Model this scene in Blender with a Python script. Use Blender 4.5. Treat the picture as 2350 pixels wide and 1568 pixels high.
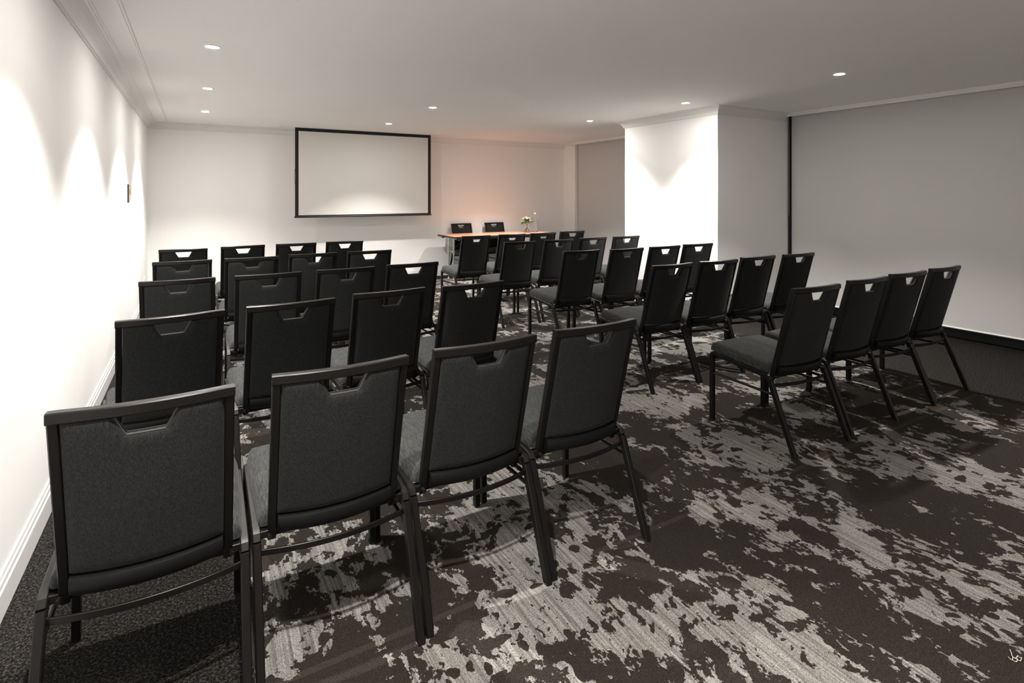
import bpy, bmesh, math, random
from mathutils import Vector, Matrix
random.seed(7)
for o in list(bpy.data.objects): bpy.data.objects.remove(o)
S = bpy.context.scene
COL = S.collection
R = math.radians

# ------------------------------------------------------------------ camera
cam_d = bpy.data.cameras.new('camera'); cam = bpy.data.objects.new('camera', cam_d); COL.objects.link(cam)
cam.location = (0, 0, 1.43); cam.rotation_euler = (R(90), 0, R(-29.98))
cam_d.sensor_width = 36; cam_d.lens = 1254.64 / 2350 * 36
cam_d.shift_x = (1175 - 1173.77) / 2350; cam_d.shift_y = (446.74 - 784) / 2350
cam_d.clip_start = .05
S.camera = cam

# ------------------------------------------------------------------ world, exposure
w = bpy.data.worlds.new('world'); S.world = w; w.use_nodes = True
w.node_tree.nodes['Background'].inputs[0].default_value = (.02, .025, .03, 1)
w.node_tree.nodes['Background'].inputs[1].default_value = .3
S.view_settings.view_transform = 'Standard'; S.view_settings.look = 'None'
S.view_settings.gamma = 1; S.view_settings.use_curve_mapping = False
S.view_settings.exposure = 3.4
S.cycles.max_bounces = 16; S.cycles.diffuse_bounces = 12; S.cycles.transmission_bounces = 12
WARM = (1, .945, .885)
SPOT_W = 34          # each downlight's beam
LENS_E = 74           # glow of each lamp face
LAMPS = [(.095, 2.569), (.095, 4.213), (.095, 5.889), (.095, 7.54),
         (2.353, 5.889), (2.353, 7.54),
         (4.6215, 2.569), (4.6215, 4.213), (4.6215, 5.889),
         (.095, .9), (.095, -.8), (2.353, -.8), (4.6215, -.8)]  # rearmost row: unseen lamps added to lift the ambient light

# ------------------------------------------------------------------ dimensions
XL, XR, YB, YR, HC = -.579, 6.314, 9.0, -2.2, 2.432
XBL = 6.466; XC, YC0, YC1 = 5.13, 4.206, 5.756

# ------------------------------------------------------------------ materials
def mat(name, col, rough=.6, metal=0, spec=.5):
    m = bpy.data.materials.new(name); m.use_nodes = True
    b = m.node_tree.nodes['Principled BSDF']
    b.inputs['Base Color'].default_value = (*col, 1); b.inputs['Roughness'].default_value = rough
    b.inputs['Metallic'].default_value = metal; b.inputs['Specular IOR Level'].default_value = spec
    return m, m.node_tree.nodes, m.node_tree.links, b
def mapped(n, l, scale, coord='Object', rot=(0, 0, 0)):
    tc = n.new('ShaderNodeTexCoord'); mp = n.new('ShaderNodeMapping')
    mp.inputs['Scale'].default_value = scale; mp.inputs['Rotation'].default_value = rot
    l.new(tc.outputs[coord], mp.inputs[0]); return mp.outputs[0]
def noise(n, l, vec, scale=1, detail=2, rough=.5, dist=0):
    t = n.new('ShaderNodeTexNoise'); t.inputs['Scale'].default_value = scale
    t.inputs['Detail'].default_value = detail; t.inputs['Roughness'].default_value = rough
    t.inputs['Distortion'].default_value = dist; l.new(vec, t.inputs['Vector']); return t.outputs['Fac']
def ramp(n, l, fac, stops):
    r = n.new('ShaderNodeValToRGB'); l.new(fac, r.inputs[0])
    e = r.color_ramp.elements
    while len(e) < len(stops): e.new(.5)
    for i, (p, c) in enumerate(stops):
        e[i].position = p; e[i].color = (*c, 1) if len(c) == 3 else c
    return r.outputs[0]
def mth(n, l, op, a, b=None, clamp=False):
    m = n.new('ShaderNodeMath'); m.operation = op; m.use_clamp = clamp
    for i, v in enumerate((a, b)):
        if v is None: continue
        if isinstance(v, (int, float)): m.inputs[i].default_value = v
        else: l.new(v, m.inputs[i])
    return m.outputs[0]
def mix(n, l, fac, a, b, mode='MIX'):
    m = n.new('ShaderNodeMix'); m.data_type = 'RGBA'; m.blend_type = mode
    for i, v in ((0, fac), (6, a), (7, b)):
        if isinstance(v, (int, float)): m.inputs[i].default_value = v
        elif isinstance(v, tuple): m.inputs[i].default_value = (*v, 1)
        else: l.new(v, m.inputs[i])
    return m.outputs[2]
def bump(n, l, b, h, st, dist):
    u = n.new('ShaderNodeBump'); u.inputs['Strength'].default_value = st; u.inputs['Distance'].default_value = dist
    l.new(h, u.inputs['Height']); l.new(u.outputs[0], b.inputs['Normal'])

def plaster(name, col):
    m, n, l, b = mat(name, col, .85, spec=.2)
    v = mapped(n, l, (1, 1, 1)); bump(n, l, b, noise(n, l, v, 180, 2), .05, .002)
    f = noise(n, l, v, 1.3, 3)
    l.new(ramp(n, l, f, [(.3, tuple(c * .98 for c in col)), (.7, col)]), b.inputs['Base Color'])
    return m
M = {}
M['wall'] = plaster('wall_paint', (.94, .935, .925))
M['ceiling'] = plaster('ceiling_paint', (.93, .92, .905))
M['rear'] = plaster('rear_wall_paint', (.38, .35, .33))
M['trim'] = mat('trim_gloss_paint', (.84, .83, .815), .35)[0]
M['white_metal'] = mat('white_fitting', (.85, .85, .83), .35)[0]

def carpet_pattern():
    m, n, l, b = mat('patterned_carpet', (.2, .2, .2), .95, spec=.1)
    v = mapped(n, l, (1, 1, 1))
    # slow warp
    wn = n.new('ShaderNodeTexNoise'); wn.inputs['Scale'].default_value = 1.6; wn.inputs['Detail'].default_value = 3
    l.new(v, wn.inputs['Vector'])
    sc = n.new('ShaderNodeVectorMath'); sc.operation = 'MULTIPLY_ADD'
    l.new(wn.outputs['Color'], sc.inputs[0]); sc.inputs[1].default_value = (.22, .22, 0); l.new(v, sc.inputs[2])
    def mp(scale, rz=0, vec=None):
        q = n.new('ShaderNodeMapping'); q.inputs['Scale'].default_value = scale; q.inputs['Rotation'].default_value = (0, 0, rz)
        l.new(vec or sc.outputs[0], q.inputs[0]); return q.outputs[0]
    big = noise(n, l, mp((1.5, 1.15, 1), R(12)), 1, 2, .5)
    mid = noise(n, l, mp((6.6, 4.0, 1), R(14)), 1, 3, .6, .35)
    fin = noise(n, l, mp((24, 17, 1), R(10)), 1, 3, .7)
    fuzz = noise(n, l, v, 170, 2, .6)
    s = mth(n, l, 'ADD', mth(n, l, 'MULTIPLY', big, .85), mth(n, l, 'MULTIPLY', mid, 1.0))
    s = mth(n, l, 'ADD', s, mth(n, l, 'MULTIPLY', fin, .64))
    s = mth(n, l, 'ADD', s, mth(n, l, 'MULTIPLY', fuzz, .07))
    base = ramp(n, l, mth(n, l, 'SUBTRACT', s, .80), [(.492, (0, 0, 0)), (.503, (1, 1, 1))])
    # leaf-like dark shapes scattered on the pale areas
    vo = n.new('ShaderNodeTexVoronoi'); vo.inputs['Scale'].default_value = 1; vo.inputs['Randomness'].default_value = 1
    w3 = n.new('ShaderNodeTexNoise'); w3.inputs['Scale'].default_value = 9; w3.inputs['Detail'].default_value = 3
    l.new(v, w3.inputs['Vector'])
    sc3 = n.new('ShaderNodeVectorMath'); sc3.operation = 'MULTIPLY_ADD'
    l.new(w3.outputs['Color'], sc3.inputs[0]); sc3.inputs[1].default_value = (.11, .11, 0); l.new(v, sc3.inputs[2])
    l.new(mp((6.5, 12, 1), R(-28), sc3.outputs[0]), vo.inputs['Vector'])
    pres = noise(n, l, mp((1.7, 1.7, 1)), 1, 1)
    leaf = mth(n, l, 'LESS_THAN', vo.outputs['Distance'], mth(n, l, 'MULTIPLY', mth(n, l, 'SUBTRACT', pres, .29), 1.0))
    vo2 = n.new('ShaderNodeTexVoronoi'); vo2.inputs['Scale'].default_value = 1
    l.new(mp((23, 12, 1), R(35), sc3.outputs[0]), vo2.inputs['Vector'])
    leaf2 = mth(n, l, 'LESS_THAN', vo2.outputs['Distance'], mth(n, l, 'MULTIPLY', mth(n, l, 'SUBTRACT', noise(n, l, mp((3, 3, 1)), 1, 1), .38), 1.3))
    dark = mth(n, l, 'MAXIMUM', leaf, leaf2)
    pale = mth(n, l, 'MULTIPLY', base, mth(n, l, 'SUBTRACT', 1, dark), True)
    # stripes in the pale yarn
    sc4 = n.new('ShaderNodeVectorMath'); sc4.operation = 'MULTIPLY_ADD'
    l.new(wn.outputs['Color'], sc4.inputs[0]); sc4.inputs[1].default_value = (.05, .05, 0); l.new(v, sc4.inputs[2])
    st = noise(n, l, mp((95, 2.6, 1), R(14), sc4.outputs[0]), 1, 2, .6)
    grain = noise(n, l, v, 260, 2, .8)
    pcol = mix(n, l, ramp(n, l, st, [(.36, (0, 0, 0)), (.62, (1, 1, 1))]), (.18, .173, .163), (.40, .383, .358))
    pcol = mix(n, l, .9, pcol, ramp(n, l, grain, [(.36, (.25, .25, .25)), (.62, (1.0, 1.0, 1.0))]), 'MULTIPLY')
    dcol = mix(n, l, ramp(n, l, grain, [(.35, (0, 0, 0)), (.7, (1, 1, 1))]), (.012, .010, .0085), (.044, .037, .031))
    col = mix(n, l, pale, dcol, pcol)
    # faint joins between carpet lengths
    sp = n.new('ShaderNodeSeparateXYZ'); l.new(v, sp.inputs[0])
    j = mth(n, l, 'ABSOLUTE', mth(n, l, 'SUBTRACT', mth(n, l, 'FRACT', mth(n, l, 'DIVIDE', mth(n, l, 'ADD', sp.outputs[1], 8.2 - 1.72), 2.05)), .5))
    jl = mth(n, l, 'MULTIPLY', mth(n, l, 'GREATER_THAN', j, .494), .13)
    col = mix(n, l, jl, col, (.13, .11, .09))
    l.new(col, b.inputs['Base Color'])
    bump(n, l, b, mth(n, l, 'ADD', grain, mth(n, l, 'MULTIPLY', pale, .6)), .5, .004)
    return m
M['carpet'] = carpet_pattern()
def carpet_border():
    m, n, l, b = mat('border_carpet', (.03, .03, .03), .95, spec=.1)
    v = mapped(n, l, (1, 1, 1)); g = noise(n, l, v, 120, 3, .85)
    l.new(ramp(n, l, g, [(.42, (.002, .002, .002)), (.52, (.012, .011, .010)), (.62, (.060, .055, .050))]), b.inputs['Base Color'])
    bump(n, l, b, g, .7, .006); return m
M['border'] = carpet_border()

def fabric(name, scale, lo, hi):
    m, n, l, b = mat(name, hi, .9, spec=.25)
    v = mapped(n, l, scale)
    sl = noise(n, l, v, 1, 3, .7); v2 = mapped(n, l, (1, 1, 1)); g = noise(n, l, v2, 520, 2, .8)
    f = mth(n, l, 'ADD', mth(n, l, 'MULTIPLY', sl, .55), mth(n, l, 'MULTIPLY', g, .45))
    l.new(ramp(n, l, f, [(.42, lo), (.50, tuple(a * .65 + c * .35 for a, c in zip(lo, hi))), (.58, hi)]), b.inputs['Base Color'])
    b.inputs['Sheen Weight'].default_value = .04; b.inputs['Sheen Roughness'].default_value = .5
    bump(n, l, b, g, .35, .001)
    return m
M['fabric_back_shaded'] = fabric('charcoal_weave_shaded_back', (560, 560, 40), (.0035, .0039, .004), (.024, .026, .0262))  # same cloth as the seat, with shade painted in as a darker tone
M['fabric_seat_lit'] = fabric('charcoal_weave_lit_seat', (420, 30, 60), (.010, .0108, .0106), (.050, .053, .052))  # same cloth as the back, lamplight painted in as a lighter tone
M['piping'] = mat('piping_fabric', (.009, .0095, .0097), .7)[0]
M['band'] = mat('black_band_vinyl', (.0045, .0045, .0045), .5, spec=.22)[0]
def frame_mat():
    m, n, l, b = mat('black_satin_metal', (.022, .020, .019), .36, spec=.26)
    v = mapped(n, l, (1, 1, 1)); f = noise(n, l, v, 60, 4, .7)
    l.new(ramp(n, l, f, [(.72, (.006, .0052, .005)), (.78, (.06, .057, .054))]), b.inputs['Base Color'])
    l.new(ramp(n, l, noise(n, l, v, 9, 3), [(.3, (.30,) * 3), (.7, (.40,) * 3)]), b.inputs['Roughness'])
    return m
M['frame'] = frame_mat()
M['rubber'] = mat('black_rubber', (.015, .015, .015), .8)[0]
M['chrome'] = mat('chrome', (.75, .74, .72), .15, 1)[0]
M['black_plastic'] = mat('black_edge', (.02, .018, .017), .45)[0]
M['black_cloth'] = mat('black_screen_border', (.012, .011, .011), .8)[0]
M['screen'] = mat('screen_canvas', (.74, .725, .70), .8, spec=.2)[0]
M['blind'] = mat('blind_fabric', (.60, .595, .585), .75, spec=.3)[0]
M['dark_alu'] = mat('dark_aluminium', (.03, .033, .034), .5, .3)[0]
M['brass'] = mat('aged_brass', (.45, .33, .17), .4, .6)[0]
M['cream'] = mat('cream_plastic', (.78, .68, .48), .5)[0]
M['dark_metal'] = mat('dark_bronze', (.05, .04, .03), .5, .5)[0]
M['petal'] = mat('white_petal', (.88, .86, .78), .6)[0]
M['bud'] = mat('pale_green_bud', (.55, .60, .30), .6)[0]
M['leaf'] = mat('green_leaf', (.07, .12, .035), .55)[0]
M['stem'] = mat('green_stem', (.12, .17, .05), .6)[0]
M['thread'] = mat('white_thread', (.8, .76, .68), .8)[0]
M['chain'] = mat('grey_bead_chain', (.22, .21, .20), .5)[0]
def glass(name, col=(1, 1, 1), ior=1.45, rough=.02):
    m, n, l, b = mat(name, col, rough); b.inputs['Transmission Weight'].default_value = 1; b.inputs['IOR'].default_value = ior
    return m
M['glass'] = glass('clear_glass'); M['water'] = glass('water', (1, 1, 1), 1.33)
M['pane'] = mat('night_window_glass', (.008, .009, .01), .05, spec=.6)[0]
def wood():
    m, n, l, b = mat('cherry_wood_laminate', (.5, .2, .1), .32)
    v = mapped(n, l, (3, 40, 40)); f = noise(n, l, v, 1, 4, .6, .4)
    l.new(ramp(n, l, f, [(.3, (.60, .26, .15)), (.7, (.76, .38, .24))]), b.inputs['Base Color']); return m
M['wood'] = wood()
def lens():
    m, n, l, b = mat('lit_lamp_lens', (1, 1, 1), .3)
    b.inputs['Emission Color'].default_value = (*WARM, 1); b.inputs['Emission Strength'].default_value = LENS_E
    return m
M['lens'] = lens()

# ------------------------------------------------------------------ mesh helpers
def obj(name, bm, m, parent=None, angle=35):
    me = bpy.data.meshes.new(name); bmesh.ops.recalc_face_normals(bm, faces=bm.faces); bm.to_mesh(me); bm.free()
    for p in me.polygons: p.use_smooth = True
    me.set_sharp_from_angle(angle=R(angle))
    me.materials.append(M[m] if isinstance(m, str) else m)
    o = bpy.data.objects.new(name, me); COL.objects.link(o)
    if parent: o.parent = parent
    return o
def tag(o, label, cat, group=None, kind=None):
    o['label'] = label; o['category'] = cat
    if group: o['group'] = group
    if kind: o['kind'] = kind
    return o
def thing(name, loc=(0, 0, 0), rz=0):
    o = bpy.data.objects.new(name, None); COL.objects.link(o); o.empty_display_size = .1
    o.location = loc; o.rotation_euler = (0, 0, rz); return o
def box(bm, x0, x1, y0, y1, z0, z1):
    v = [bm.verts.new((x, y, z)) for x in (x0, x1) for y in (y0, y1) for z in (z0, z1)]
    for f in ((0, 1, 3, 2), (4, 6, 7, 5), (0, 4, 5, 1), (2, 3, 7, 6), (0, 2, 6, 4), (1, 5, 7, 3)):
        bm.faces.new([v[i] for i in f])
def loft(bm, rings, closed=False, cap=True):
    vs = [[bm.verts.new(p) for p in r] for r in rings]; n = len(vs[0])
    pairs = list(zip(vs, vs[1:])) + ([(vs[-1], vs[0])] if closed else [])
    for a, b in pairs:
        for i in range(n): bm.faces.new((a[i], a[(i + 1) % n], b[(i + 1) % n], b[i]))
    if cap and not closed: bm.faces.new(vs[0][::-1]); bm.faces.new(vs[-1])
def oct_prof(w, h, c=.003):
    w /= 2; h /= 2
    return [(-w + c, -h), (w - c, -h), (w, -h + c), (w, h - c), (w - c, h), (-w + c, h), (-w, h - c), (-w, -h + c)]
def bar(bm, pts, w, h, side, c=.003):
    """rectangular tube along pts; w measured along the fixed 'side' vector, h across it"""
    pts = [Vector(p) for p in pts]; side = Vector(side).normalized(); rings = []
    for i, p in enumerate(pts):
        d0 = (pts[i] - pts[i - 1]).normalized() if i else (pts[1] - pts[0]).normalized()
        d1 = (pts[i + 1] - pts[i]).normalized() if i < len(pts) - 1 else d0
        d = (d0 + d1).normalized(); s = (side - d * side.dot(d)).normalized(); up = d.cross(s)
        k = 1 / max(.5, d.dot(d0))
        rings.append([p + s * a + up * b * k for a, b in oct_prof(w, h, c)])
    loft(bm, rings)
def tube(bm, pts, r, n=10, taper=None):
    pts = [Vector(p) for p in pts]; rings = []; ref = Vector((.13, .31, .94))
    for i, p in enumerate(pts):
        d = (pts[min(i + 1, len(pts) - 1)] - pts[max(i - 1, 0)]).normalized()
        s = d.cross(ref).normalized(); u = s.cross(d); rr = r if taper is None else taper[i]
        rings.append([p + (s * math.cos(2 * math.pi * k / n) + u * math.sin(2 * math.pi * k / n)) * rr for k in range(n)])
    loft(bm, rings)
def lathe(bm, prof, cx=0, cy=0, n=32, cap=False):
    rings = [[(cx + r * math.cos(2 * math.pi * k / n), cy + r * math.sin(2 * math.pi * k / n), z) for k in range(n)] for r, z in prof]
    loft(bm, rings, cap=cap)
def profile_sweep(bm, prof, path, zc):
    """prof: (distance from wall, drop below zc); path: XY points, room on the right-hand side"""
    P = [Vector(p) for p in path]; rings = []
    for i, p in enumerate(P):
        d0 = (P[i] - P[i - 1]).normalized() if i else (P[1] - P[0]).normalized()
        d1 = (P[i + 1] - P[i]).normalized() if i < len(P) - 1 else d0
        n0 = Vector((d0.y, -d0.x)); n1 = Vector((d1.y, -d1.x)); m = (n0 + n1).normalized(); k = 1 / m.dot(n0)
        rings.append([(p.x + m.x * a * k, p.y + m.y * a * k, zc - b) for a, b in prof])
    loft(bm, rings)
def one(name, m, fn, parent=None, angle=35):
    bm = bmesh.new(); fn(bm); return obj(name, bm, m, parent, angle)
def struct(name, m, fn):
    o = one(name, m, fn); o['kind'] = 'structure'; return o

# ------------------------------------------------------------------ room shell
struct('floor', 'border', lambda b: box(b, -.75, 6.95, YR - .15, YB + .15, -.12, 0))
floor_pat = struct('floor_patterned_carpet', 'carpet', lambda b: box(b, .15, 4.842, YR + .6, 8.62, 0, .003))
struct('wall_left', 'wall', lambda b: box(b, XL - .15, XL, YR - .15, YB + .15, 0, 2.65))
struct('wall_back', 'wall', lambda b: box(b, XL, 6.95, YB, YB + .15, 0, 2.8))
struct('wall_rear', 'rear', lambda b: box(b, XL, 6.95, YR - .15, YR, 0, 2.8))
struct('wall_right', 'wall', lambda b: (box(b, 6.62, 6.8, YR, 1.05, 0, 2.66), box(b, 6.40, 6.8, 8.62, YB, 0, 2.66), box(b, 6.62, 6.8, 1.05, 8.62, 2.5, 2.66)))
struct('wall_pillar', 'wall', lambda b: box(b, XC, 6.8, YC0, YC1, 0, HC))
struct('ceiling', 'ceiling', lambda b: (box(b, XL, XR, YR, YB, HC, HC + .22), box(b, XR, 6.8, YR, YB, HC + .228, HC + .34)))
COVE = [(0, .092), (.007, .092), (.009, .085), (.018, .083), (.020, .074), (.026, .060), (.036, .045), (.050, .032), (.066, .023),
        (.080, .018), (.084, .012), (.096, .011), (.098, .005), (.108, .004), (.108, 0), (0, 0)]
struct('trim_1', 'trim', lambda b: profile_sweep(b, COVE, [(XL, YR), (XL, YB), (6.40, YB)], HC))
struct('trim_2', 'trim', lambda b: profile_sweep(b, COVE, [(XR + .03, YC1), (XC, YC1), (XC, YC0), (XR + .03, YC0)], HC))
struct('trim_3', 'trim', lambda b: profile_sweep(b, [(-.359 - XL, .0), (-.357 - XL, .010), (-.350 - XL, .012), (-.348 - XL, .007), (-.338 - XL, .006), (-.334 - XL, 0)], [(XL, YR), (XL, YB - .108)], HC))
EDGE = [(.012, 0), (.012, .008), (.004, .012), (.004, .024), (-.006, .028), (-.006, .040), (-.03, .040), (-.03, 0)]
struct('trim_4', 'trim', lambda b: profile_sweep(b, [(.0 - a, c) for a, c in EDGE], [(XR, YR), (XR, YC0)], HC))
struct('trim_5', 'trim', lambda b: profile_sweep(b, [(.0 - a, c) for a, c in EDGE], [(XR, YC1), (XR, YB)], HC))
BASE = [(0, 0), (.015, 0), (.015, .092), (.011, .096), (.011, .116), (.007, .120), (.006, .136), (0, .140)]
def base(name, path): struct(name, 'trim', lambda b: profile_sweep(b, [(a, -c) for a, c in BASE], path, 0))
base('baseboard_left', [(XL, YR), (XL, YB)])
base('baseboard_back', [(XL + .015, YB), (6.40, YB)])
base('baseboard_right', [(6.46, YC1), (XC, YC1), (XC, YC0), (6.46, YC0)])

def window(name, y0, y1):
    o = struct(name, 'dark_alu', lambda b: (box(b, 6.60, 6.66, y0, y0 + .06, 0, 2.5), box(b, 6.60, 6.66, y1 - .06, y1, 0, 2.5),
               box(b, 6.60, 6.66, y0 + .06, y1 - .06, 0, .08), box(b, 6.60, 6.66, y0 + .06, y1 - .06, 2.42, 2.5),
               box(b, 6.60, 6.66, (y0 + y1) / 2 - .03, (y0 + y1) / 2 + .03, .08, 2.42)))
    one('pane', 'pane', lambda b: box(b, 6.625, 6.635, y0 + .03, y1 - .03, .05, 2.45), o)
window('window_1', 1.05, YC0); window('window_2', YC1, 8.62)

# ------------------------------------------------------------------ roller blinds
def blind(y0, y1, label, chain):
    t = thing('roller_blind', (XBL, y1, 0)); tag(t, label, 'blind', 'roller blinds on the window side')
    L = y0 - y1
    one('blind_cloth', 'blind', lambda b: box(b, -.0008, .0008, L, -.012, .125, 2.60), t)
    one('bottom_rail', 'white_metal', lambda b: loft(b, [[(.009 * math.cos(a), y, .120 + .009 * math.sin(a)) for a in [k * math.pi / 6 for k in range(12)]] for y in (L, -.012)]), t)
    one('roller_tube', 'white_metal', lambda b: loft(b, [[(.02 + .025 * math.cos(a), y, 2.615 + .025 * math.sin(a)) for a in [k * math.pi / 8 for k in range(16)]] for y in (L - .01, -.004)]), t)
    if chain:
        c = .002
        one('pull_chain', 'chain', lambda b: (tube(b, [(-.058, -.006, 2.62), (-.058, -.006, 1.19), (-.050, -.006, 1.165), (-.042, -.006, 1.19), (-.042, -.006, 2.62)], c, 6)), t)
        one('side_channel', 'dark_alu', lambda b: box(b, -.040, .05, -.002, .010, .0, 2.62), t)
blind(1.15, 4.192, 'wide pale grey roller blind drawn down over the window, right of the white pillar', True)
blind(5.80, 8.615, 'far grey roller blind between the white pillar and the back corner', False)

# ------------------------------------------------------------------ downlights
def make_downlight():
    t = thing('downlight')
    one('trim_ring', 'white_metal', lambda b: lathe(b, [(.049, 0), (.050, -.003), (.046, -.006), (.038, -.005), (.034, -.001), (.034, .0)], n=36), t)
    one('lens', 'lens', lambda b: (lathe(b, [(.0345, -.0005), (.0345, -.0025), (.030, -.0045), (.015, -.006), (.001, -.0065)], n=28, cap=True)), t)
    ld = bpy.data.lights.new('beam', 'SPOT'); ld.energy = SPOT_W; ld.color = WARM
    ld.spot_size = R(104); ld.spot_blend = .7; ld.shadow_soft_size = .028
    lo = bpy.data.objects.new('beam', ld); COL.objects.link(lo); lo.parent = t; lo.location = (0, 0, -.036)
    return t
DL = ['lit round downlight above the left wall, just out of view at the top left',
      'brightest lit round downlight at the upper left, nearest the camera along the left wall',
      'middle lit round downlight of the three along the left wall',
      'smallest lit round downlight of the three along the left wall, nearest the back wall',
      'lit round downlight up and right of the projection screen, nearer the camera',
      'lit round downlight just above the top edge of the projection screen',
      'largest lit round downlight at the upper right, in front of the wide blind',
      'lit round downlight above the bright face of the white pillar',
      'lit round downlight left of the white pillar, before the far window recess',
      'lit round downlight behind the camera by the left wall',
      'added unseen fill downlight by the left wall, behind the camera',
      'added unseen fill downlight in mid ceiling, behind the camera',
      'added unseen fill downlight by the window side, behind the camera',
]
def copy_tree(o, parent=None):
    c = o.copy(); COL.objects.link(c); c.parent = parent
    for ch in list(o.children): copy_tree(ch, c)
    return c
d0 = make_downlight()
soft_beam = bpy.data.lights['beam'].copy(); soft_beam.energy = SPOT_W * .8; bpy.data.lights['beam'].energy = SPOT_W * 1.35
for i, ((x, y), lab) in enumerate(zip(LAMPS, DL)):
    d = d0 if i == 0 else copy_tree(d0)
    d.location = (x, y, HC)
    if x < 1:                                             # the wall-side circuit is dimmed
        for ch in d.children:
            if ch.type == 'LIGHT': ch.data = soft_beam
    tag(d, lab, 'light', 'recessed ceiling downlights')

# a further lamp over the table, tilted to the back wall, its face not visible from the seats
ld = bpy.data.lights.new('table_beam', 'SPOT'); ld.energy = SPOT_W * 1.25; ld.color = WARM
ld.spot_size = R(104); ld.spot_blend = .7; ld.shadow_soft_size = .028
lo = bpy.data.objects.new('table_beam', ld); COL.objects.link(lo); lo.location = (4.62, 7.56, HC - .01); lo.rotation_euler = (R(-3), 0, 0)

# ------------------------------------------------------------------ projection screen
t = thing('projection_screen', (1.2745, 8.652, HC)); tag(t, 'large white projection screen with a black border hanging before the back wall', 'screen')
W_, Hs = 2.148, HC - 1.081
one('canvas', 'screen', lambda b: box(b, .05, W_ - .05, -.001, .001, -Hs + .04, -.052), t)
one('border', 'black_cloth', lambda b: (box(b, 0, .05, -.0015, .0015, -Hs + .02, .0), box(b, W_ - .05, W_, -.0015, .0015, -Hs + .02, .0),
    box(b, .05, W_ - .05, -.0015, .0015, -.052, .0), box(b, .05, W_ - .05, -.0015, .0015, -Hs + .02, -Hs + .04)), t)
one('weight_bar', 'black_plastic', lambda b: (loft(b, [[(x, .012 * math.cos(a), -Hs + .013 + .013 * math.sin(a)) for a in [k * math.pi / 6 for k in range(12)]] for x in (-.008, W_ + .008)])), t)
one('tension_cord', 'black_plastic', lambda b: tube(b, [(-.001, 0, -.62), (-.007, 0, -.68), (-.008, 0, -.78), (-.001, 0, -.84)], .002, 6), t)
one('case_flange', 'white_metal', lambda b: (box(b, -.22, 2.6, -.075, -.012, -.004, 0), box(b, -.22, 2.6, .012, .055, -.004, 0),
    box(b, -.22, -.01, -.012, .012, -.003, 0), box(b, W_ + .01, 2.6, -.012, .012, -.003, 0)), t)

# ------------------------------------------------------------------ wall fittings
t = thing('wall_control_panel', (XL, 6.47, 1.38)); tag(t, 'small cream and dark wall control panel on the left wall near the back', 'control panel')
one('back_plate', 'dark_metal', lambda b: box(b, 0, .012, 0, .03, -.03, .150), t)
one('face_plate', 'cream', lambda b: box(b, 0, .010, .031, .27, 0, .145), t)
one('switch_rocker', 'brass', lambda b: box(b, .010, .015, .09, .12, .05, .10), t)
t = thing('power_socket', (XL, 8.33, .31)); tag(t, 'white power socket low on the left wall beside the back corner', 'socket')
one('socket_plate', 'white_metal', lambda b: box(b, 0, .010, 0, .115, 0, .075), t)
one('rocker_switch', 'white_metal', lambda b: (box(b, .010, .016, .03, .045, .045, .06), box(b, .010, .016, .07, .085, .045, .06)), t)

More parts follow.
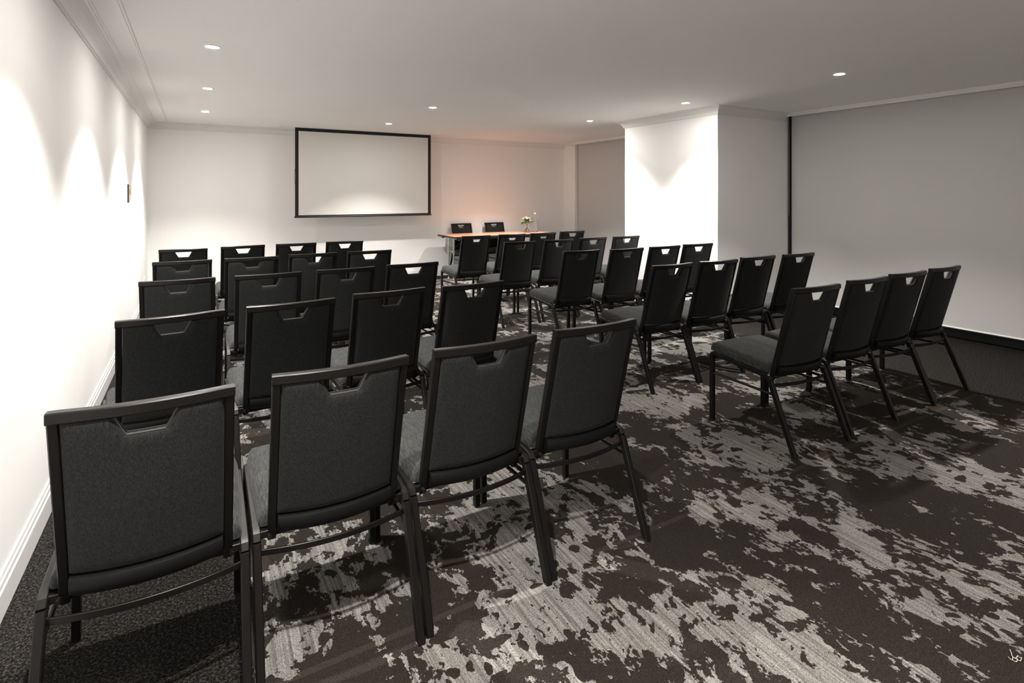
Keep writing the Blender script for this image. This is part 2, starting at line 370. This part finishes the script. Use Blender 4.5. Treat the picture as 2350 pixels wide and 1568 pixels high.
# ------------------------------------------------------------------ banquet chair
HT = .911
def up_y(z): return .142 * (HT - z) / (HT - .372)            # rear plane of the leaning back
def zr(y): return .409 + .029 * (y - .142) / .416             # top of the seat rail
FX, LW = .2315, .024
def make_chair():
    t = thing('banquet_chair')
    for sx in (-1, 1):
        x = sx * FX
        # front leg
        bm = bmesh.new(); bar(bm, [(x, .556, .005), (x, .556, .396)], LW, .031, (1, 0, 0))
        lg = obj('leg', bm, 'frame', t)
        one('glide', 'rubber', lambda b: box(b, x - .011, x + .011, .546, .570, 0, .006), lg)
        # splayed rear leg with level foot
        bm = bmesh.new()
        rings = []
        for (y, z, d) in ((-.023, .005, .031), (.131, .381, .033)):
            rings.append([(x + a, y + b_, z) for a, b_ in oct_prof(LW, d)])
        loft(bm, rings); lg = obj('leg', bm, 'frame', t)
        one('glide', 'rubber', lambda b: box(b, x - .011, x + .011, -.035, -.011, 0, .006), lg)
    def rails(b):
        for sx in (-1, 1):
            x = sx * FX
            bar(b, [(x, .558, .394), (x, .557, .410), (x, .549, .421), (x, .535, .4235), (x, .153, .397), (x, .139, .393), (x, .1295, .379)], LW, .026, (1, 0, 0))
            bar(b, [(sx * .221, .150, .392), (sx * .199, .150, .392)], .022, .030, (0, 0, 1), .001)
            tube(b, [(sx * .196, .128, .395), (sx * .196, .108, .395)], .006, 8)
        bar(b, [(-.22, .545, .400), (.22, .545, .400)], .022, .02, (0, 0, 1), .002)
        bar(b, [(-.22, .168, .380), (.22, .168, .380)], .022, .02, (0, 0, 1), .002)
        bar(b, [(-.22, .36, .388), (.22, .36, .388)], .018, .02, (0, 0, 1), .002)
    one('seat_frame', 'frame', rails, t)
    for sx in (-1, 1):
        one('side_stretcher', 'frame', lambda b: tube(b, [(sx * FX, .548, .300), (sx * FX, .110, .303)], .0078, 10), t)
    def rs(b):
        pts = []
        for k in range(17):
            u = -1 + 2 * k / 16; pts.append((u * (FX - .010), .118 - .036 * (1 - u * u), .352))
        bar(b, pts, .019, .007, (0, 0, 1), .0015)
    one('rear_stretcher', 'frame', rs, t)
    # seat cushion
    def cushion(b):
        y0, y1, hw = .150, .584, .232
        xs = [-hw]; nx = 40; xs = []
        for k in range(nx + 1):
            u = -1 + 2 * k / nx; xs.append(hw * math.copysign(1 - (1 - abs(u)) ** 1.25, u))
        xs += [-.018, -.015, -.012, .012, .015, .018, -.0075, .0075]; xs = sorted(set(round(a, 5) for a in xs))
        ys = []
        for k in range(33):
            u = k / 32; u = u * u * (3 - 2 * u); ys.append(y0 + (y1 - y0) * u)
        def inset(y):                                          # rounded plan corners, waist toward the back
            w_ = hw - .008 * max(0, (.36 - y) / .21)
            rc = .03
            if y > y1 - rc: w_ -= rc - math.sqrt(max(0, rc * rc - (y - y1 + rc) ** 2))
            if y < y0 + .02: w_ -= (.02 - math.sqrt(max(0, .0004 - (y0 + .02 - y) ** 2))) * .7
            return w_
        top, bot = [], []
        for y in ys:
            rt, rb = [], []
            for x in xs:
                X = x * inset(y) / hw; d = min(inset(y) - abs(X), (y1 - y), (y - y0))
                e = math.sqrt(1 - (1 - min(max(d, 0) / .034, 1)) ** 2)
                cr = .024 * (1 - (X / hw) ** 2) * (1 - ((y - .36) / .24) ** 2)
                g = .0035 * sum(math.exp(-((X - s) / .0025) ** 2) for s in (-.015, .015)) * (1 if y < y1 - .05 else .3)
                rt.append(b.verts.new((X, y, zr(y) + .008 + .040 * e + max(0, cr) * e - g)))
                rb.append(b.verts.new((X, y, zr(y) + .0015)))
            top.append(rt); bot.append(rb)
        n = len(xs)
        for j in range(len(ys) - 1):
            for i in range(n - 1):
                b.faces.new((top[j][i], top[j][i + 1], top[j + 1][i + 1], top[j + 1][i]))
                b.faces.new((bot[j][i], bot[j + 1][i], bot[j + 1][i + 1], bot[j][i + 1]))
            for i in (0, n - 1): b.faces.new((top[j][i], top[j + 1][i], bot[j + 1][i], bot[j][i]))
        for j in (0, len(ys) - 1):
            for i in range(n - 1): b.faces.new((top[j][i], top[j][i + 1], bot[j][i + 1], bot[j][i]))
    one('seat', 'fabric_seat_lit', cushion, t, 60)
    # back frame: two uprights and bowed top rail
    def bow(z, x): 
        k = (.040 + (.022 - .040) * (z - .40) / (HT - .40)); return k * (1 - (x / .188) ** 2)
    def bf(b):
        for sx in (-1, 1):
            x = sx * .188
            bar(b, [(x, up_y(z) + .013, z) for z in (.372, .60, HT - .022)], .024, .027, (1, 0, 0))
        pts = [(-.2005 + .401 * k / 20, .0165 - max(0, bow(.897, -.2005 + .401 * k / 20)), .897) for k in range(21)]
        bar(b, pts, .028, .0275, (0, 0, 1))
    one('back_frame', 'frame', bf, t)
    # upholstered back with the trapezoid hand-hold
    zb, zt, zn, hx = .456, .8845, .829, .1755
    poly = [(-hx, zb), (hx, zb), (hx, zt), (.072, zt), (.046, zn + .004), (.041, zn), (-.041, zn), (-.046, zn + .004), (-.072, zt), (-hx, zt)]
    def dist(x, z):
        m = 9
        for (x0, z0), (x1, z1) in zip(poly, poly[1:] + poly[:1]):
            dx, dz = x1 - x0, z1 - z0; s = max(0, min(1, ((x - x0) * dx + (z - z0) * dz) / (dx * dx + dz * dz)))
            m = min(m, math.hypot(x - x0 - s * dx, z - z0 - s * dz))
        return m
    def ztop(x):
        a = abs(x)
        if a <= .041: return zn
        if a <= .046: return zn + .004 * (a - .041) / .005
        if a < .072: return zn + .004 + (zt - zn - .004) * (a - .046) / .026
        return zt
    def yc(x, z): return up_y(z) + .015 - bow(z, x)
    def panel(b):
        xs = [0, .01, .02, .03, .036, .041, .046, .052, .058, .064, .069, .072, .077, .084, .092, .10, .11, .122, .134, .146, .155, .162, .168, .172, hx]
        xs = [-a for a in xs[:0:-1]] + xs
        fr = [0, .006, .015, .03, .05, .075, .12, .2, .3, .4, .5, .6, .7, .78, .84, .88, .915, .94, .96, .975, .986, .994, 1]
        F, B = [], []
        for x in xs:
            f_, b_ = [], []
            for q in fr:
                z = zb + (ztop(x) - zb) * q; d = dist(x, z); e = math.sqrt(1 - (1 - min(d / .026, 1)) ** 2)
                o = .0095 + .011 * e
                B_ = .006 * (1 - (x / hx) ** 2) * e
                f_.append(b.verts.new((x, yc(x, z) + o + B_, z))); b_.append(b.verts.new((x, yc(x, z) - o + .002, z)))
            F.append(f_); B.append(b_)
        m = len(fr)
        for i in range(len(xs) - 1):
            for j in range(m - 1):
                b.faces.new((F[i][j], F[i + 1][j], F[i + 1][j + 1], F[i][j + 1])); b.faces.new((B[i][j], B[i][j + 1], B[i + 1][j + 1], B[i + 1][j]))
            for j in (0, m - 1): b.faces.new((F[i][j], F[i + 1][j], B[i + 1][j], B[i][j]))
        for i in (0, len(xs) - 1):
            for j in range(m - 1): b.faces.new((F[i][j], F[i][j + 1], B[i][j + 1], B[i][j]))
    bk = one('backrest', 'fabric_back_shaded', panel, t, 60)
    def pipe(b):
        pth = [(-.072, zt), (-.060, zn + .031), (-.046, zn + .004), (-.041, zn), (-.02, zn), (0, zn), (.02, zn), (.041, zn), (.046, zn + .004), (.060, zn + .031), (.072, zt)]
        for o in (.0105, -.0085): tube(b, [(x, yc(x, z) + o, z) for x, z in pth], .0026, 8)
    one('piping', 'piping', pipe, bk)
    def lower(b):
        rings = []
        for k in range(25):
            u = -1 + 2 * k / 24; x = u * .174; y = up_y(.43) + .012 - bow(.43, x)
            rings.append([(x, y + dy, z) for dy, z in ((-.018, .402), (-.027, .410), (-.031, .426), (-.031, .440), (-.028, .448), (-.021, .4515), (.012, .4515), (.016, .44), (.016, .41), (.010, .402), (-.006, .398))])
        loft(b, rings)
    one('lower_back_band', 'band', lower, t)
    return t
ROWS = {
 'A': [[(-0.109, 1.66, -.8), (0.388, 1.677, -0.6), (0.885, 1.691, 0.4), (1.38, 1.702, -0.5)],
       [(-0.087, 2.757, 6.3), (0.402, 2.785, 2.9), (0.906, 2.86, 2.1), (1.398, 2.847, 2.3)],
       [(-0.095, 3.901, -0.7), (0.413, 3.87, -.8), (0.914, 3.884, 0.1), (1.413, 3.915, 0.4)],
       [(-0.09, 4.983, -0.6), (0.399, 4.95, -1.6), (0.891, 5.006, -1.7), (1.385, 5.0, -2.5)],
       [(-0.104, 6.076, -1.6), (0.413, 6.135, 0.2), (0.92, 6.141, -1.8), (1.429, 6.165, -0.6)]],
 'B': [[(3.03, 1.798, -4.1), (3.588, 1.807, -2.4), (4.097, 1.814, -3.4), (4.63, 1.818, -1.7)],
       [(3.064, 2.904, -.5), (3.559, 2.895, -3.5), (4.073, 2.916, -3.0), (4.573, 2.878, -2.8)],
       [(3.086, 4.041, -1.0), (3.578, 3.97, -0.9), (4.074, 3.966, -1.3), (4.569, 3.981, -3.6)],
       [(3.083, 5.137, -0.6), (3.608, 5.146, -0.3), (4.136, 5.191, -0.8), (4.63, 5.156, -2.5)],
       [(3.049, 6.158, 0.7), (3.581, 6.175, -0.3), (4.091, 6.209, -0.2), (4.618, 6.266, -2.9)]]}
ORD = ['first', 'second', 'third', 'fourth']
ROWN = ['row nearest the camera', 'second row from the camera', 'middle row', 'fourth row from the camera', 'front row nearest the screen']
chair0 = make_chair(); used = False
def place(x, y, a, label, group):
    global used
    c = copy_tree(chair0) if used else chair0
    used = True
    c.location = (x, y, .003 if x > .3 else 0); c.rotation_euler = (0, 0, R(a)); tag(c, label, 'chair', group)
    return c
for blk, side in (('A', 'from the left wall'), ('B', 'from the aisle, right block')):
    for r, row in enumerate(ROWS[blk]):
        for i, (x, y, a) in enumerate(row):
            place(x, y, a, f'black banquet chair, {ORD[i]} {side}, {ROWN[r]}', 'audience chairs, left block' if blk == 'A' else 'audience chairs, right block')
place(4.11, 8.940, 183, 'black presenter chair behind the table, left one, facing the audience', 'presenter chairs behind the table')
place(4.775, 8.940, 183, 'black presenter chair behind the table, nearer the flowers, facing the audience', 'presenter chairs behind the table')

# ------------------------------------------------------------------ table
TX0, TX1, TY0, TY1, TZ = 3.61, 5.60, 8.10, 8.82, .745
t = thing('folding_table', ((TX0 + TX1) / 2, (TY0 + TY1) / 2, 0)); tag(t, 'long folding table with orange-brown wood top and chrome legs before the back wall', 'table')
hx_, hy_ = (TX1 - TX0) / 2, (TY1 - TY0) / 2
def rrect(hx, hy, r, z, n=5):
    pts = []
    for cx, cy, a0 in ((hx - r, hy - r, 0), (-hx + r, hy - r, 90), (-hx + r, -hy + r, 180), (hx - r, -hy + r, 270)):
        for k in range(n + 1): a = R(a0 + 90 * k / n); pts.append((cx + r * math.cos(a), cy + r * math.sin(a), z))
    return pts
one('tabletop', 'wood', lambda b: loft(b, [rrect(hx_ - .003, hy_ - .003, .012, TZ - .022), rrect(hx_ - .003, hy_ - .003, .012, TZ)]), t)
def band(b):
    o0, o1 = rrect(hx_, hy_, .014, TZ - .030), rrect(hx_, hy_, .014, TZ - .001)
    i0, i1 = rrect(hx_ - .006, hy_ - .006, .011, TZ - .030), rrect(hx_ - .0028, hy_ - .0028, .011, TZ - .001)
    loft(b, [i0, o0, o1, i1], closed=False, cap=False)
one('edge_band', 'black_plastic', band, t)
one('apron', 'black_plastic', lambda b: (box(b, -hx_ + .06, hx_ - .06, -hy_ + .05, -hy_ + .075, TZ - .062, TZ - .022), box(b, -hx_ + .06, hx_ - .06, hy_ - .075, hy_ - .05, TZ - .062, TZ - .022)), t)
for s in (-1, 1):
    x = s * (hx_ - .10)
    def legs(b, x=x, s=s):
        for y in (-.11, .10):
            tube(b, [(x, y, .004), (x, y, .70)], .0135, 14)
            lathe(b, [(.019, 0), (.019, .02), (.0135, .03)], x, y, 14); lathe(b, [(.0135, .46), (.019, .465), (.019, .495), (.0135, .50)], x, y, 14)
        tube(b, [(x, -.11, .48), (x, .10, .48)], .008, 10); tube(b, [(x, -.33, .69), (x, -.2, .70), (x, .2, .70), (x, .33, .69)], .012, 10)
    lg = one('leg', 'chrome', legs, t)
    one('folding_brace', 'black_plastic', lambda b, x=x, s=s: tube(b, [(x, 0, .48), (x - s * .30, 0, .70)], .007, 8), lg)

# ------------------------------------------------------------------ flowers and bottle
FXc, FYc = 5.225, 8.49
t = thing('flower_vase', (FXc, FYc, TZ)); tag(t, 'clear glass vase of white flowers and green leaves standing on the table', 'vase')
one('vase', 'glass', lambda b: lathe(b, [(.001, .0), (.055, .0), (.060, .004), (.060, .16), (.062, .165), (.059, .165), (.056, .16), (.056, .012), (.001, .012)], n=32), t)
one('water', 'water', lambda b: lathe(b, [(.001, .0135), (.0545, .0135), (.0545, .09), (.001, .09)], n=32), t)
def stems(b):
    for k in range(9):
        a = k * 2.4; r0 = .02 + .025 * ((k * 7) % 5) / 5
        tube(b, [(-r0 * math.cos(a), -r0 * math.sin(a), .02), (.2 * r0 * math.cos(a), .2 * r0 * math.sin(a), .12), (r0 * 1.6 * math.cos(a), r0 * 1.6 * math.sin(a), .20)], .0032, 6)
one('stems', 'stem', stems, t)
def bloom(b, c, r, npet, seed):
    rnd = random.Random(seed)
    c = Vector(c)
    for ring, (cnt, el, ln) in enumerate(((npet, 15, 1), (npet, 38, .9), (max(5, npet - 3), 62, .72), (5, 82, .5))):
        for k in range(cnt):
            a = 2 * math.pi * (k + .5 * ring) / cnt + rnd.uniform(-.15, .15); e = R(el + rnd.uniform(-8, 8))
            d = Vector((math.cos(a) * math.cos(e), math.sin(a) * math.cos(e), math.sin(e))); s = Vector((-math.sin(a), math.cos(a), 0)); u = d.cross(s)
            L = r * ln; w_ = L * .36
            rows = []
            for q, (tq, wq, cup) in enumerate(((.1, .25, 0), (.45, .9, .12), (.8, 1, .05), (1.0, .45, -.1))):
                m = c + d * L * tq - u * L * cup * .6
                rows.append([b.verts.new(m - s * w_ * wq - u * -.10 * L * wq), b.verts.new(m), b.verts.new(m + s * w_ * wq - u * -.10 * L * wq)])
            for p, q in zip(rows, rows[1:]):
                for i in range(2): b.faces.new((p[i], p[i + 1], q[i + 1], q[i]))
FL = [((-.01, -.03, .225), .055, 'petal'), ((.055, .0, .235), .042, 'petal'), ((-.06, .02, .235), .042, 'petal'), ((.01, .05, .250), .05, 'petal'),
      ((.09, -.03, .190), .036, 'petal'), ((-.105, -.02, .19), .045, 'bud'), ((-.085, .05, .20), .036, 'bud'), ((.11, .04, .20), .04, 'bud'), ((.03, -.07, .205), .036, 'petal')]
for i, (c, r, m) in enumerate(FL):
    o = one('flower' if m == 'petal' else 'green_bloom', m, lambda b: bloom(b, c, r, 8, i), t, 60)
def leaves(b):
    rnd = random.Random(3)
    for k in range(34):
        a = rnd.uniform(0, 2 * math.pi); e = R(rnd.uniform(-20, 45)); L = rnd.uniform(.05, .11)
        c = Vector((.03 * math.cos(a), .03 * math.sin(a), rnd.uniform(.17, .20))); d = Vector((math.cos(a) * math.cos(e), math.sin(a) * math.cos(e), math.sin(e)))
        s = Vector((-math.sin(a), math.cos(a), 0)); c2 = c + d * .02
        rows = []
        for tq, wq, z in ((0, .05, 0), (.35, 1, .01), (.7, .8, .008), (1, .05, -.01)):
            m = c2 + d * L * tq + Vector((0, 0, z)); rows.append([b.verts.new(m - s * L * .17 * wq), b.verts.new(m + Vector((0, 0, -.003))), b.verts.new(m + s * L * .17 * wq)])
        for p, q in zip(rows, rows[1:]):
            for i in range(2): b.faces.new((p[i], p[i + 1], q[i + 1], q[i]))
one('leaves', 'leaf', leaves, t, 60)
t = thing('water_bottle', (5.405, 8.50, TZ)); tag(t, 'tall clear glass water bottle with a white cap beside the flower vase', 'bottle')
one('bottle', 'glass', lambda b: lathe(b, [(.001, 0), (.042, 0), (.046, .005), (.046, .15), (.043, .175), (.030, .205), (.020, .235), (.0155, .27), (.015, .325), (.012, .325), (.012, .27), (.017, .235), (.027, .203), (.040, .173), (.043, .15), (.043, .008), (.001, .006)], n=28), t)
one('water', 'water', lambda b: lathe(b, [(.001, .009), (.0415, .009), (.0415, .15), (.0385, .172), (.0255, .202), (.001, .202)], n=28), t)
one('cap', 'white_metal', lambda b: lathe(b, [(.001, .352), (.019, .352), (.021, .348), (.021, .326), (.0155, .322), (.001, .326)], n=20), t)

# ------------------------------------------------------------------ thread on the carpet
th = one('thread', 'thread', lambda b: (
    tube(b, [(x, y, .009 + .004 * math.sin(400 * x)) for x, y in [(2.2, 0.701), (2.191, 0.695), (2.182, 0.69), (2.177, 0.686)]], .0008, 6),
    tube(b, [(x, y, .009 + .004 * math.sin(400 * x)) for x, y in [(2.156, 0.69), (2.162, 0.689), (2.164, 0.687), (2.162, 0.684), (2.16, 0.681), (2.164, 0.678), (2.165, 0.675), (2.167, 0.673), (2.172, 0.674), (2.176, 0.677), (2.179, 0.681), (2.177, 0.684), (2.17, 0.684), (2.164, 0.683)]], .0008, 6),
    tube(b, [(x, y, .009 + .004 * math.sin(400 * x)) for x, y in [(2.177, 0.684), (2.181, 0.68), (2.187, 0.678), (2.193, 0.678), (2.194, 0.681), (2.193, 0.677), (2.191, 0.672), (2.188, 0.669), (2.181, 0.669), (2.177, 0.671), (2.178, 0.675), (2.179, 0.678)]], .0008, 6)))
tag(th, 'short curled white thread lying on the dark carpet at the lower right', 'thread')
